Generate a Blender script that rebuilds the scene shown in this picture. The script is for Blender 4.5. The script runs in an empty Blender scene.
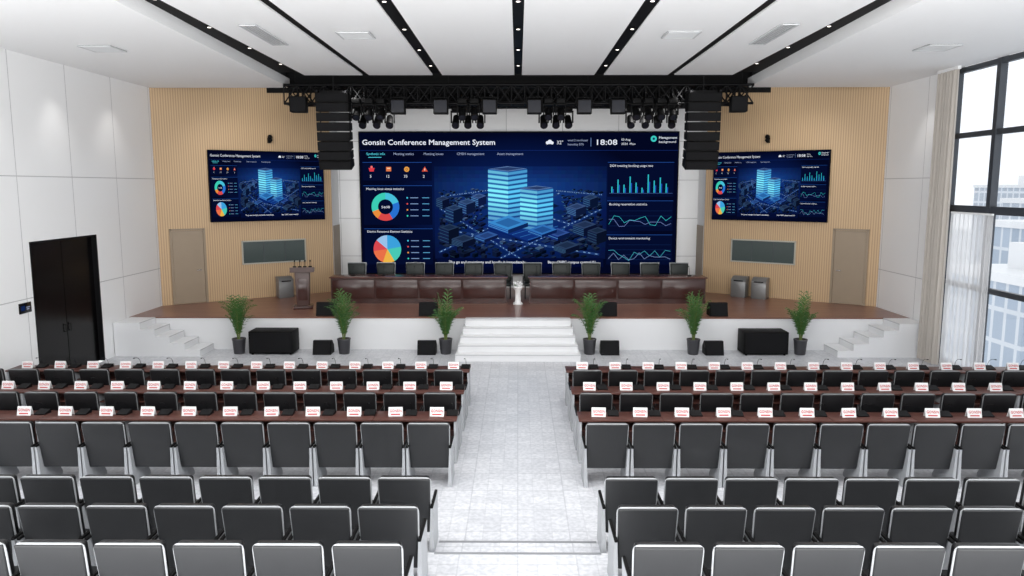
import bpy, bmesh, math, random
from mathutils import Matrix, Vector
random.seed(7)
scene = bpy.context.scene
COL = scene.collection
scene.view_settings.view_transform = 'Standard'
scene.view_settings.look = 'None'
R = math.radians

# ---------------------------------------------------------------- materials
def lin(c):
    out = []
    for v in c:
        v = v / 255.0
        out.append(v / 12.92 if v <= 0.04045 else ((v + 0.055) / 1.055) ** 2.4)
    return (out[0], out[1], out[2], 1.0)

def new_mat(name):
    m = bpy.data.materials.new(name)
    m.use_nodes = True
    nt = m.node_tree
    return m, nt, nt.nodes['Principled BSDF']

def mat(name, rgb, rough=0.5, metal=0.0, var=0.06, scale=6.0, bump=0.0, spec=0.5):
    m, nt, b = new_mat(name)
    c = lin(rgb)
    tc = nt.nodes.new('ShaderNodeTexCoord')
    n = nt.nodes.new('ShaderNodeTexNoise')
    n.inputs['Scale'].default_value = scale
    n.inputs['Detail'].default_value = 3
    nt.links.new(tc.outputs['Object'], n.inputs['Vector'])
    r = nt.nodes.new('ShaderNodeValToRGB')
    r.color_ramp.elements[0].color = (c[0] * (1 - var), c[1] * (1 - var), c[2] * (1 - var), 1)
    r.color_ramp.elements[1].color = (min(1, c[0] * (1 + var)), min(1, c[1] * (1 + var)), min(1, c[2] * (1 + var)), 1)
    nt.links.new(n.outputs['Fac'], r.inputs['Fac'])
    nt.links.new(r.outputs['Color'], b.inputs['Base Color'])
    b.inputs['Roughness'].default_value = rough
    b.inputs['Metallic'].default_value = metal
    b.inputs['Specular IOR Level'].default_value = spec
    if bump:
        bp = nt.nodes.new('ShaderNodeBump')
        bp.inputs['Strength'].default_value = bump
        bp.inputs['Distance'].default_value = 0.01
        nt.links.new(n.outputs['Fac'], bp.inputs['Height'])
        nt.links.new(bp.outputs['Normal'], b.inputs['Normal'])
    return m

EM = {}
def emit(rgb, strength=1.0):
    rgb = tuple(int(round(v/4.0)*4) for v in rgb)
    key = (tuple(rgb), strength)
    if key in EM: return EM[key]
    m = bpy.data.materials.new('glow')
    m.use_nodes = True
    nt = m.node_tree
    nt.nodes.clear()
    e = nt.nodes.new('ShaderNodeEmission')
    e.inputs['Color'].default_value = lin(rgb)
    e.inputs['Strength'].default_value = strength
    o = nt.nodes.new('ShaderNodeOutputMaterial')
    nt.links.new(e.outputs[0], o.inputs[0])
    EM[key] = m
    return m

def panel_mat(name, rgb, axis, pw, ph, offx=0, offz=0, joint=(184, 185, 187), rough=0.35, mortar=0.010):
    m, nt, b = new_mat(name)
    tc = nt.nodes.new('ShaderNodeTexCoord')
    sp = nt.nodes.new('ShaderNodeSeparateXYZ')
    nt.links.new(tc.outputs['Object'], sp.inputs[0])
    cb = nt.nodes.new('ShaderNodeCombineXYZ')
    a1 = nt.nodes.new('ShaderNodeMath'); a1.operation = 'ADD'; a1.inputs[1].default_value = offx
    a2 = nt.nodes.new('ShaderNodeMath'); a2.operation = 'ADD'; a2.inputs[1].default_value = offz
    nt.links.new(sp.outputs[axis], a1.inputs[0])
    nt.links.new(sp.outputs[2], a2.inputs[0])
    nt.links.new(a1.outputs[0], cb.inputs[0]); nt.links.new(a2.outputs[0], cb.inputs[1])
    br = nt.nodes.new('ShaderNodeTexBrick')
    br.offset = 0.0
    br.inputs['Scale'].default_value = 1.0
    br.inputs['Brick Width'].default_value = pw
    br.inputs['Row Height'].default_value = ph
    br.inputs['Mortar Size'].default_value = mortar
    br.inputs['Mortar Smooth'].default_value = 0.0
    br.inputs['Color1'].default_value = lin(rgb)
    br.inputs['Color2'].default_value = lin([v * 0.99 for v in rgb])
    br.inputs['Mortar'].default_value = lin(joint)
    nt.links.new(cb.outputs[0], br.inputs['Vector'])
    nt.links.new(br.outputs['Color'], b.inputs['Base Color'])
    b.inputs['Roughness'].default_value = rough
    return m

def slat_mat():
    m, nt, b = new_mat('wood_slat')
    tc = nt.nodes.new('ShaderNodeTexCoord')
    w = nt.nodes.new('ShaderNodeTexWave')
    w.wave_type = 'BANDS'; w.bands_direction = 'X'; w.wave_profile = 'SIN'
    w.inputs['Scale'].default_value = 4.6
    w.inputs['Distortion'].default_value = 0.0
    nt.links.new(tc.outputs['Object'], w.inputs['Vector'])
    r = nt.nodes.new('ShaderNodeValToRGB')
    r.color_ramp.elements[0].position = 0.05
    r.color_ramp.elements[0].color = lin((168, 139, 106))
    r.color_ramp.elements[1].position = 0.5
    r.color_ramp.elements[1].color = lin((198, 169, 132))
    nt.links.new(w.outputs['Fac'], r.inputs['Fac'])
    n = nt.nodes.new('ShaderNodeTexNoise'); n.inputs['Scale'].default_value = 3
    mp = nt.nodes.new('ShaderNodeMapping'); mp.inputs['Scale'].default_value = (8, 8, 0.4)
    nt.links.new(tc.outputs['Object'], mp.inputs[0]); nt.links.new(mp.outputs[0], n.inputs['Vector'])
    mx = nt.nodes.new('ShaderNodeMixRGB'); mx.blend_type = 'MULTIPLY'; mx.inputs[0].default_value = 0.08
    nt.links.new(r.outputs[0], mx.inputs[1]); nt.links.new(n.outputs['Fac'], mx.inputs[2])
    nt.links.new(mx.outputs[0], b.inputs['Base Color'])
    bp = nt.nodes.new('ShaderNodeBump'); bp.inputs['Strength'].default_value = 0.1; bp.inputs['Distance'].default_value = 0.01
    nt.links.new(w.outputs['Fac'], bp.inputs['Height']); nt.links.new(bp.outputs[0], b.inputs['Normal'])
    b.inputs['Roughness'].default_value = 0.5
    return m

def floor_mat():
    m, nt, b = new_mat('pale_patterned_floor')
    tc = nt.nodes.new('ShaderNodeTexCoord')
    def brick(w_, h_, off, c1, c2, mo, ms, rot=0):
        br = nt.nodes.new('ShaderNodeTexBrick'); br.offset = off
        br.inputs['Scale'].default_value = 1.0
        br.inputs['Brick Width'].default_value = w_
        br.inputs['Row Height'].default_value = h_
        br.inputs['Mortar Size'].default_value = ms
        br.inputs['Color1'].default_value = c1; br.inputs['Color2'].default_value = c2; br.inputs['Mortar'].default_value = mo
        mp = nt.nodes.new('ShaderNodeMapping'); mp.inputs['Rotation'].default_value = (0, 0, rot)
        nt.links.new(tc.outputs['Object'], mp.inputs[0]); nt.links.new(mp.outputs[0], br.inputs['Vector'])
        return br
    b1 = brick(.22, .22, 0, (1,1,1,1), (.86,.865,.875,1), (.84,.845,.855,1), .008)
    b2 = brick(.66, .66, 0, (1,1,1,1), (.95,.952,.957,1), (.86,.865,.875,1), .010)
    mx = nt.nodes.new('ShaderNodeMixRGB'); mx.blend_type = 'MULTIPLY'; mx.inputs[0].default_value = .9
    nt.links.new(b1.outputs[0], mx.inputs[1]); nt.links.new(b2.outputs[0], mx.inputs[2])
    n = nt.nodes.new('ShaderNodeTexNoise'); n.inputs['Scale'].default_value = 16; n.inputs['Detail'].default_value = 4
    nt.links.new(tc.outputs['Object'], n.inputs['Vector'])
    r = nt.nodes.new('ShaderNodeValToRGB')
    r.color_ramp.elements[0].color = lin((188, 190, 195)); r.color_ramp.elements[0].position = 0.38
    r.color_ramp.elements[1].color = lin((207, 208, 212)); r.color_ramp.elements[1].position = 0.60
    nt.links.new(n.outputs['Fac'], r.inputs['Fac'])
    m2 = nt.nodes.new('ShaderNodeMixRGB'); m2.blend_type = 'MULTIPLY'; m2.inputs[0].default_value = 1.0
    nt.links.new(mx.outputs[0], m2.inputs[1]); nt.links.new(r.outputs[0], m2.inputs[2])
    nt.links.new(m2.outputs[0], b.inputs['Base Color'])
    b.inputs['Roughness'].default_value = 0.35
    return m

def plank_mat(name, c1, c2, rough, rot=False):
    m, nt, b = new_mat(name)
    tc = nt.nodes.new('ShaderNodeTexCoord')
    br = nt.nodes.new('ShaderNodeTexBrick')
    br.inputs['Scale'].default_value = 1.0
    br.inputs['Brick Width'].default_value = 1.6
    br.inputs['Row Height'].default_value = 0.14
    br.inputs['Mortar Size'].default_value = 0.003
    br.inputs['Color1'].default_value = lin(c1)
    br.inputs['Color2'].default_value = lin(c2)
    br.inputs['Mortar'].default_value = lin([v * 0.6 for v in c2])
    nt.links.new(tc.outputs['Object'], br.inputs['Vector'])
    nt.links.new(br.outputs[0], b.inputs['Base Color'])
    b.inputs['Roughness'].default_value = rough
    return m

def facade_mat(name, glass, frame, pw, ph):
    m, nt, b = new_mat(name)
    tc = nt.nodes.new('ShaderNodeTexCoord')
    sp = nt.nodes.new('ShaderNodeSeparateXYZ')
    nt.links.new(tc.outputs['Object'], sp.inputs[0])
    ad = nt.nodes.new('ShaderNodeMath'); ad.operation = 'ADD'
    nt.links.new(sp.outputs[0], ad.inputs[0]); nt.links.new(sp.outputs[1], ad.inputs[1])
    cb = nt.nodes.new('ShaderNodeCombineXYZ')
    nt.links.new(ad.outputs[0], cb.inputs[0]); nt.links.new(sp.outputs[2], cb.inputs[1])
    br = nt.nodes.new('ShaderNodeTexBrick'); br.offset = 0.0
    br.inputs['Scale'].default_value = 1.0
    br.inputs['Brick Width'].default_value = pw
    br.inputs['Row Height'].default_value = ph
    br.inputs['Mortar Size'].default_value = pw * 0.12
    br.inputs['Color1'].default_value = lin(glass)
    br.inputs['Color2'].default_value = lin([v * 0.95 for v in glass])
    br.inputs['Mortar'].default_value = lin(frame)
    nt.links.new(cb.outputs[0], br.inputs['Vector'])
    nt.links.new(br.outputs[0], b.inputs['Base Color'])
    b.inputs['Roughness'].default_value = 0.4
    return m

M_white = panel_mat('white_wall_panel', (239, 240, 241), 1, 2.0, 2.6, 0.0, 0.6)
M_whiteb = panel_mat('white_stage_wall_panel', (238, 239, 240), 0, 1.9, 1.3, 0.4, 0.6)
M_ceil = mat('ceiling_plaster', (238, 239, 240), 0.7, var=0.01)
M_plain = mat('white_painted', (232, 233, 234), 0.5, var=0.02)
M_marble = mat('white_stone', (221, 222, 224), 0.35, var=0.02, scale=2)
M_black = mat('matte_black', (11, 11, 12), 0.6, spec=0.12)
M_blackmetal = mat('black_metal', (12, 12, 14), 0.5, spec=0.15)
M_slat = slat_mat()
M_floor = floor_mat()
M_deck = plank_mat('reddish_wood_deck', (130, 88, 72), (114, 74, 60), 0.28)
M_tablewood = mat('dark_red_wood', (58, 30, 26), 0.2, var=0.15, scale=5, spec=.5)
M_tabletop = mat('dark_red_wood_top', (84, 50, 43), 0.25, var=0.15, scale=5)
M_deskwood = mat('desk_wood', (76, 46, 40), 0.4, var=0.15, scale=4, spec=.3)
M_doorwood = mat('brown_door', (144, 128, 108), 0.45, var=0.06, scale=3)
M_podium = mat('podium_wood', (74, 54, 50), 0.4, var=0.1)
M_shell = mat('grey_back_shell', (40, 41, 43), 0.4, var=0.05, spec=.35)
M_leather = mat('black_leather', (18, 18, 20), 0.35, var=0.1, scale=20, bump=0.1, spec=.35)
M_silver = mat('light_grey_plastic', (158, 161, 164), 0.4, var=0.03)
M_armgrey = mat('grey_chair_side', (158, 161, 165), 0.45, var=0.03)
M_chrome = mat('chrome', (200, 200, 204), 0.2, metal=0.9)
M_plate = mat('white_acrylic', (228, 228, 229), 0.3, var=0.01)
M_red = mat('red_print', (190, 20, 26), 0.5)
M_greenchair = mat('dark_green_leather', (22, 29, 27), 0.4, var=0.1, spec=.3)
M_leaf = mat('palm_leaf', (62, 108, 50), 0.5, var=0.35, scale=8)
M_stem = mat('palm_stem', (96, 112, 52), 0.6)
M_pot = mat('dark_ceramic', (56, 56, 60), 0.35)
M_soil = mat('soil', (60, 44, 32), 0.9)
M_glassdark = mat('grey_glass', (70, 80, 79), 0.15, var=0.05, spec=.3)
M_glassblack = mat('black_glass', (9, 8, 9), 0.22, var=0.05, spec=.22)
M_frame = mat('window_frame_dark', (62, 66, 72), 0.4, metal=0.3)
M_lightframe = mat('window_frame_light', (170, 168, 158), 0.4)
M_drape = mat('beige_drape', (178, 172, 165), 0.9, var=0.06)
M_nosing = mat('step_edge_metal', (140, 142, 146), 0.4, metal=0.3)
M_edge = mat('step_edge_grey', (190, 191, 194), 0.5)
M_bin = mat('steel_bin', (128, 128, 128), 0.35, metal=0.4)
M_grille = mat('air_grille', (200, 202, 204), 0.5)
M_gdark = mat('air_grille_gap', (110, 112, 115), 0.7)
M_speakergrille = mat('speaker_grille', (20, 20, 22), 0.7, var=0.3, scale=80, spec=.12)

def sheer_mat():
    m = bpy.data.materials.new('sheer_voile'); m.use_nodes = True
    nt = m.node_tree; nt.nodes.clear()
    t = nt.nodes.new('ShaderNodeBsdfTransparent')
    d = nt.nodes.new('ShaderNodeBsdfTranslucent'); d.inputs[0].default_value = (0.9, 0.9, 0.91, 1)
    d2 = nt.nodes.new('ShaderNodeBsdfDiffuse'); d2.inputs[0].default_value = (0.85, 0.85, 0.86, 1)
    a = nt.nodes.new('ShaderNodeMixShader'); a.inputs[0].default_value = 0.5
    nt.links.new(d.outputs[0], a.inputs[1]); nt.links.new(d2.outputs[0], a.inputs[2])
    b = nt.nodes.new('ShaderNodeMixShader'); b.inputs[0].default_value = 0.6
    nt.links.new(t.outputs[0], b.inputs[1]); nt.links.new(a.outputs[0], b.inputs[2])
    o = nt.nodes.new('ShaderNodeOutputMaterial'); nt.links.new(b.outputs[0], o.inputs[0])
    return m
def glass_mat():
    m = bpy.data.materials.new('clear_glass'); m.use_nodes = True
    nt = m.node_tree; nt.nodes.clear()
    t = nt.nodes.new('ShaderNodeBsdfTransparent'); t.inputs[0].default_value = (0.97, 0.98, 0.99, 1)
    g = nt.nodes.new('ShaderNodeBsdfGlossy'); g.inputs['Roughness'].default_value = 0.03
    b = nt.nodes.new('ShaderNodeMixShader'); b.inputs[0].default_value = 0.05
    nt.links.new(t.outputs[0], b.inputs[1]); nt.links.new(g.outputs[0], b.inputs[2])
    o = nt.nodes.new('ShaderNodeOutputMaterial'); nt.links.new(b.outputs[0], o.inputs[0])
    return m
M_sheer = sheer_mat(); M_glass = glass_mat()

# ---------------------------------------------------------------- mesh helper
class MB:
    def __init__(s): s.v = []; s.f = []; s.m = []; s.mats = []; s.sm = []
    def mi(s, m):
        if m not in s.mats: s.mats.append(m)
        return s.mats.index(m)
    def add(s, vs, fs, m, smooth=False, M=None):
        o = len(s.v)
        for p in vs:
            p = Vector(p)
            if M is not None: p = M @ p
            s.v.append(tuple(p))
        k = s.mi(m)
        for f in fs:
            s.f.append([i + o for i in f]); s.m.append(k); s.sm.append(smooth)
        return s
    def b(s, x0, x1, y0, y1, z0, z1, m, M=None):
        vs = [(x0,y0,z0),(x1,y0,z0),(x1,y1,z0),(x0,y1,z0),(x0,y0,z1),(x1,y0,z1),(x1,y1,z1),(x0,y1,z1)]
        return s.add(vs, [(0,3,2,1),(4,5,6,7),(0,1,5,4),(1,2,6,5),(2,3,7,6),(3,0,4,7)], m, False, M)
    def bb(s, x0, x1, y0, y1, z0, z1, m, w=0.01, seg=2, M=None, taper=None):
        bm = bmesh.new()
        bmesh.ops.create_cube(bm, size=1)
        for v in bm.verts:
            v.co = Vector((x0+(v.co.x+.5)*(x1-x0), y0+(v.co.y+.5)*(y1-y0), z0+(v.co.z+.5)*(z1-z0)))
            if taper: v.co = taper(v.co)
        bmesh.ops.bevel(bm, geom=list(bm.edges), offset=w, segments=seg, affect='EDGES', profile=0.5)
        bm.verts.index_update()
        vs = [tuple(v.co) for v in bm.verts]; fs = [[v.index for v in f.verts] for f in bm.faces]
        bm.free()
        return s.add(vs, fs, m, True, M)
    def cyl(s, p0, p1, r0, r1, m, n=12, cap=True, smooth=True):
        p0 = Vector(p0); p1 = Vector(p1); d = (p1-p0).normalized()
        u = d.orthogonal().normalized(); w = d.cross(u)
        vs = []
        for p, r in ((p0, r0), (p1, r1)):
            for i in range(n):
                a = 2*math.pi*i/n
                vs.append(tuple(p + (u*math.cos(a)+w*math.sin(a))*r))
        s.add(vs, [(i, (i+1)%n, n+(i+1)%n, n+i) for i in range(n)], m, smooth)
        if cap:
            s.add(vs, [tuple(range(n-1,-1,-1)), tuple(range(n, 2*n))], m, False)
        return s
    def lathe(s, prof, m, n=20, c=(0,0,0)):
        vs = []
        for r, z in prof:
            for i in range(n):
                a = 2*math.pi*i/n
                vs.append((c[0]+r*math.cos(a), c[1]+r*math.sin(a), c[2]+z))
        fs = []
        for j in range(len(prof)-1):
            for i in range(n):
                fs.append((j*n+i, j*n+(i+1)%n, (j+1)*n+(i+1)%n, (j+1)*n+i))
        fs.append(tuple(range(n-1,-1,-1))); fs.append(tuple(range((len(prof)-1)*n, len(prof)*n)))
        return s.add(vs, fs, m, True)
    def prism_x(s, pts, x0, x1, m):
        n = len(pts)
        vs = [(x0, y, z) for y, z in pts] + [(x1, y, z) for y, z in pts]
        fs = [tuple(range(n-1,-1,-1)), tuple(range(n, 2*n))] + [(i, (i+1)%n, n+(i+1)%n, n+i) for i in range(n)]
        return s.add(vs, fs, m)
    def prism_z(s, pts, z0, z1, m):
        n = len(pts)
        vs = [(x, y, z0) for x, y in pts] + [(x, y, z1) for x, y in pts]
        fs = [tuple(range(n-1,-1,-1)), tuple(range(n, 2*n))] + [(i, (i+1)%n, n+(i+1)%n, n+i) for i in range(n)]
        return s.add(vs, fs, m)
    def tube(s, pts, r, m, n=8):
        for a, b in zip(pts[:-1], pts[1:]): s.cyl(a, b, r, r, m, n)
        return s
    def mesh(s, name, fix=True):
        me = bpy.data.meshes.new(name)
        me.from_pydata(s.v, [], s.f)
        for m in s.mats: me.materials.append(m)
        for p, k, sm in zip(me.polygons, s.m, s.sm):
            p.material_index = k; p.use_smooth = sm
        if fix:
            bm = bmesh.new(); bm.from_mesh(me)
            bmesh.ops.recalc_face_normals(bm, faces=bm.faces)
            bm.to_mesh(me); bm.free()
        me.update()
        return me

def mko(name, data, parent=None, loc=(0,0,0), rot=(0,0,0), scl=(1,1,1), label=None):
    o = bpy.data.objects.new(name, data)
    COL.objects.link(o)
    if parent: o.parent = parent
    o.location = loc; o.rotation_euler = rot; o.scale = scl
    if label: o['label'] = label
    return o

def struct(name, mb, loc=(0,0,0), rot=(0,0,0), label=None, parent=None):
    o = mko(name, mb.mesh(name), parent, loc, rot, label=label)
    if parent is None: o['kind'] = 'structure'
    return o

def thing(name, parts, loc, rotz=0, label='', cat='', group=None, scl=(1,1,1), rotx=0):
    e = mko(name, None, None, loc, (rotx,0,rotz), scl)
    e.empty_display_size = 0.2
    e['label'] = label; e['category'] = cat
    if group: e['group'] = group
    made = []
    for p in parts:
        nm, me = p[0], p[1]
        op = p[2] if len(p) > 2 else {}
        par = made[op['on']] if 'on' in op else e
        made.append(mko(nm, me, par, op.get('loc', (0,0,0)), op.get('rot', (0,0,0)), op.get('scl', (1,1,1)), op.get('label')))
    return e

def text_geo(s, size):
    cu = bpy.data.curves.new('t', 'FONT')
    cu.body = s; cu.size = size; cu.resolution_u = 2
    o = bpy.data.objects.new('t', cu); COL.objects.link(o)
    bpy.context.view_layer.update()
    dg = bpy.context.evaluated_depsgraph_get()
    me = bpy.data.meshes.new_from_object(o.evaluated_get(dg))
    vs = [tuple(v.co) for v in me.vertices]; fs = [list(p.vertices) for p in me.polygons]
    bpy.data.objects.remove(o); bpy.data.curves.remove(cu); bpy.data.meshes.remove(me)
    return vs, fs

# ---------------------------------------------------------------- camera
CH = 4.38
cam = bpy.data.cameras.new('camera'); camo = mko('camera', cam, loc=(0,0,CH), rot=(R(90-7.6), 0, R(0.45)))
cam.sensor_width = 36; cam.lens = 760/1024*36; cam.clip_end = 1000
scene.camera = camo

# ---------------------------------------------------------------- room shell
SZ = 0.89      # stage height
CZ = 7.17      # side ceiling
CC = 7.35      # centre ceiling
WX = 10.5
struct('floor', MB().b(-WX, WX, 3, 26.4, -0.1, 0, M_floor))
struct('floor.001', MB().b(-WX, WX, 8.19, 8.72, 0.0, 0.12, M_floor))
struct('floor.002', MB().b(-WX, WX, 7.1, 8.19, 0.0, 0.24, M_floor))
struct('floor.003', MB().b(-WX, WX, 3, 7.1, 0.0, 0.36, M_floor))
struct('trim_1', MB().b(-0.95, 0.95, 8.68, 8.725, 0.118, 0.126, M_nosing))
struct('trim_2', MB().b(-0.95, 0.95, 8.15, 8.195, 0.238, 0.246, M_nosing))

DY0, DY1 = 16.22, 18.85
w = MB()
w.b(-WX-0.2, -WX, 3, DY0, 0, 7.9, M_white).b(-WX-0.2, -WX, DY1, 22.3, 0, 7.9, M_white).b(-WX-0.2, -WX, DY0, DY1, 3.2, 7.9, M_white)
struct('wall_left', w)
w = MB()
w.b(-WX-0.2, -WX+0.005, DY0, DY0+.04, 0, 3.2, M_blackmetal).b(-WX-0.2, -WX+0.005, DY1-.04, DY1, 0, 3.2, M_blackmetal).b(-WX-0.2, -WX+0.005, DY0, DY1, 3.16, 3.2, M_blackmetal)
d = struct('door_1', w)
DM = (DY0+DY1)/2
for y0, y1 in ((DY0+.05, DM-.01), (DM+.01, DY1-.05)):
    mko('door_leaf', MB().b(-WX-0.16, -WX-0.11, y0, y1, 0.01, 3.15, M_glassblack).mesh('door_leaf'), d)
for y in (DM-.1, DM+.1):
    mko('door_handle', MB().cyl((-WX-0.08, y, 1.0), (-WX-0.08, y, 1.2), 0.010, 0.010, M_blackmetal).b(-WX-0.11,-WX-0.08,y-0.01,y+0.01,1.01,1.03,M_blackmetal).b(-WX-0.11,-WX-0.08,y-0.01,y+0.01,1.17,1.19,M_blackmetal).mesh('door_handle'), d)
struct('wall_right', MB().b(WX, WX+0.2, 18.9, 22.3, 0, 7.9, M_white))
A = math.atan2(3.1, 4.35); WL = 5.342
def PL(s, off=0.0):
    return (-WX + math.cos(A)*s + math.sin(A)*off, 22.1 + math.sin(A)*s - math.cos(A)*off)
def PR(s, off=0.0):
    x, y = PL(s, off); return (-x, y)
x, y = PL(WL/2)
struct('wall_front_left', MB().b(-WL/2-0.1, WL/2, 0, 0.15, 0, 7.9, M_slat), (x, y, 0), (0,0,A))
struct('wall_front_right', MB().b(-WL/2, WL/2+0.1, 0, 0.15, 0, 7.9, M_slat), (-x, y, 0), (0,0,-A))
struct('wall_return_left', MB().b(-6.3, -6.15, 25.2, 26.2, 0, 7.9, M_plain))
struct('wall_return_right', MB().b(6.15, 6.3, 25.2, 26.2, 0, 7.9, M_plain))
struct('wall_back', MB().b(-6.3, 6.3, 26.2, 26.4, 0, 7.9, M_whiteb))
struct('trim_3', MB().b(-6.14, 6.14, 26.12, 26.19, 7.05, 7.79, M_black))

n = 2
def door_parts():
    f = MB().b(-.5,-.44,-.03,.02,0,2.25,M_doorwood).b(.44,.5,-.03,.02,0,2.25,M_doorwood).b(-.5,.5,-.03,.02,2.2,2.25,M_doorwood)
    return f
for P, sg in ((PL, 1), (PR, -1)):
    x, y = P(0.80, 0.02)
    d = struct('door_%d' % n, door_parts(), (x, y, SZ), (0,0,A*sg)); n += 1
    mko('door_leaf', MB().b(-.43,.43,-.015,.0,0.01,2.19,M_doorwood).mesh('door_leaf'), d)
    mko('door_handle', MB().cyl((.33*sg,-.06,1.0),(.2*sg,-.06,1.0),.012,.012,M_chrome).cyl((.33*sg,-.02,1.0),(.33*sg,-.06,1.0),.02,.012,M_chrome).mesh('door_handle'), d)
for sg in (-1, 1):
    d = struct('door_%d' % n, MB().b(min(sg*6.13,sg*6.15), max(sg*6.13,sg*6.15), 25.3, 26.15, SZ, SZ+2.2, M_doorwood)); n += 1
n = 1
for P, sg in ((PL, 1), (PR, -1)):
    x, y = P(3.38, 0.0)
    fr = MB()
    for bx in ((-1.02,1.02,.33,.37),(-1.02,1.02,-.37,-.33)): fr.b(bx[0],bx[1],-.05,.0,bx[2],bx[3],M_lightframe)
    for xx in (-1.02,.98): fr.b(xx,xx+.04,-.05,0,-.37,.37,M_lightframe)
    for xx in (-0.35,.33): fr.b(xx,xx+.015,-.035,-.026,-.33,.33,M_frame)
    d = struct('window_%d' % n, fr, (x, y, 2.34), (0,0,A*sg)); n += 1
    mko('window_pane', MB().b(-.98,.98,-.025,-.005,-.34,.34,M_glassdark).mesh('window_pane'), d)

fr = MB()
for yy in (8.5, 11.4, 14.25, 17.1, 18.76): fr.b(WX, WX+0.16, yy, yy+0.14, 0, CZ+.2, M_frame)
for zz in (0, 2.0, 3.76, 5.52, 7.05): fr.b(WX+0.02, WX+0.14, 8.5, 18.9, zz, zz+(0.12 if zz != 3.76 else 0.18), M_frame)
d = struct('window_%d' % n, fr)
mko('window_pane', MB().b(WX+.07, WX+.09, 8.6, 18.8, .1, 7.1, M_glass).mesh('window_pane'), d)
struct('wall_right_rear', MB().b(WX, WX+0.2, 3, 8.5, 0, 7.9, M_white))

# ceiling
c = MB().prism_z([(-WX,3),(-5.98,3),(-6.10,11.9),(-6.50,22.15),(-WX,22.15)], CZ, CZ+.25, M_ceil)
struct('ceiling', c)
c = MB().prism_z([(WX,3),(5.98,3),(6.10,11.9),(6.50,22.15),(WX,22.15)], CZ, CZ+.25, M_ceil)
struct('ceiling.001', c)
k = 2
strips = [(-5.75,-4.19),(-4.01,-2.30),(-2.04,-.10),(.10,2.04),(2.30,4.01),(4.19,5.75)]
for x0, x1 in strips:
    struct('ceiling.%03d' % k, MB().b(x0, x1, 3, 21.0, CC, CC+.12, M_ceil)); k += 1
t = 4
gaps = [(-6.6,-5.75),(-4.19,-4.01),(-2.30,-2.04),(-.10,.10),(2.04,2.30),(4.01,4.19),(5.75,6.6)]
for x0, x1 in gaps:
    z0 = CC+.03 if abs(x0+x1) < 10 else CC+.075
    struct('trim_%d' % t, MB().b(x0+.001, x1-.001, 3, 20.99, z0, CC+.19, M_black)); t += 1
struct('trim_%d' % t, MB().b(-7.2, 7.2, 22.25, 22.3, 7.04, 7.79, M_black)); t += 1
struct('ceiling.%03d' % k, MB().b(-6.8, 6.8, 3, 21.05, CC+.2, CC+.3, M_black)); k += 1
struct('ceiling.%03d' % k, MB().b(-6.8, 6.8, 20.9, 26.3, 7.8, 7.9, M_black).b(-WX,-6.8,22.15,22.9,7.8,7.9,M_black).b(6.8,WX,22.15,22.9,7.8,7.9,M_black)
       .b(-WX,-6.6,22.1,22.2,7.42,7.8,M_black).b(6.6,WX,22.1,22.2,7.42,7.8,M_black)); k += 1

# stage
outline = [(-WX,20.2),(WX,20.2),(WX,22.1),(6.15,25.2),(6.15,26.2),(-6.15,26.2),(-6.15,25.2),(-WX,22.1)]
st = mko('stage_platform', None); st['label'] = 'raised stage with reddish wood deck and white front'; st['category'] = 'stage'; st['kind'] = 'structure'
mko('stage_base', MB().prism_z([(x, y) for x, y in outline], 0.0, SZ-.03, M_marble).mesh('stage_base'), st)
mko('stage_deck', MB().prism_z([(x, y-(0.03 if y < 20.3 else 0)) for x, y in outline], SZ-.03, SZ, M_deck).mesh('stage_deck'), st)
cs = MB(); nz = MB()
for i in range(5):
    wv = 1.58 - 0.045*i
    cs.b(-wv, wv, 18.78+.28*i, 20.165, .178*i, .178*(i+1)-(0.0 if i < 4 else .001), M_marble)
    nz.b(-wv, wv, 18.765+.28*i, 18.78+.28*i, .178*(i+1)-.03, .178*(i+1)-.006, M_edge)
e = thing('stage_stairs', [('steps', cs.mesh('steps')), ('step_edge', nz.mesh('step_edge'))], (0,0,0), 0, 'wide white steps leading up to the middle of the stage', 'stairs')
for sg in (-1, 1):
    s2 = MB(); s3 = MB()
    xs = [10.48, 9.8, 9.42, 9.04, 8.66, 8.26]
    for i in range(5):
        z = SZ - .178*i - .004
        s2.b(min(sg*xs[i], sg*xs[i+1]), max(sg*xs[i], sg*xs[i+1]), 19.3, 20.165, 0, z, M_marble)
        xe = sg*xs[i+1]
        s3.b(min(xe, xe-sg*.012), max(xe, xe-sg*.012), 19.3, 20.165, z-.02, z+.001, M_edge)  # grey strips along the treads paint in edge shading
    thing('side_stairs', [('steps', s2.mesh('steps')), ('step_edge', s3.mesh('step_edge'))], (0,0,0), 0, 'white side steps rising to the stage along its front', 'stairs')

# ---------------------------------------------------------------- ceiling fittings
def gmesh(wx, wy, along='x'):
    g = MB()
    g.b(-wx/2, wx/2, -wy/2, wy/2, -.012, 0, M_gdark)
    f = .03
    g.b(-wx/2,wx/2,-wy/2,-wy/2+f,-.03,0,M_grille).b(-wx/2,wx/2,wy/2-f,wy/2,-.03,0,M_grille).b(-wx/2,-wx/2+f,-wy/2,wy/2,-.03,0,M_grille).b(wx/2-f,wx/2,-wy/2,wy/2,-.03,0,M_grille)
    sl = MB()
    if along == 'x':
        y = -wy/2+.06
        while y < wy/2-.04:
            sl.b(-wx/2+f, wx/2-f, y, y+.03, -.026, -.012, M_grille); y += .07
    else:
        x = -wx/2+.05
        while x < wx/2-.04:
            sl.b(x, x+.03, -wy/2+f, wy/2-f, -.026, -.012, M_grille); x += .06
    return [('grille_frame', g.mesh('grille_frame')), ('louvres', sl.mesh('louvres'))]
sq = gmesh(.66, .66); sl = gmesh(.34, 2.0, 'y')
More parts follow.
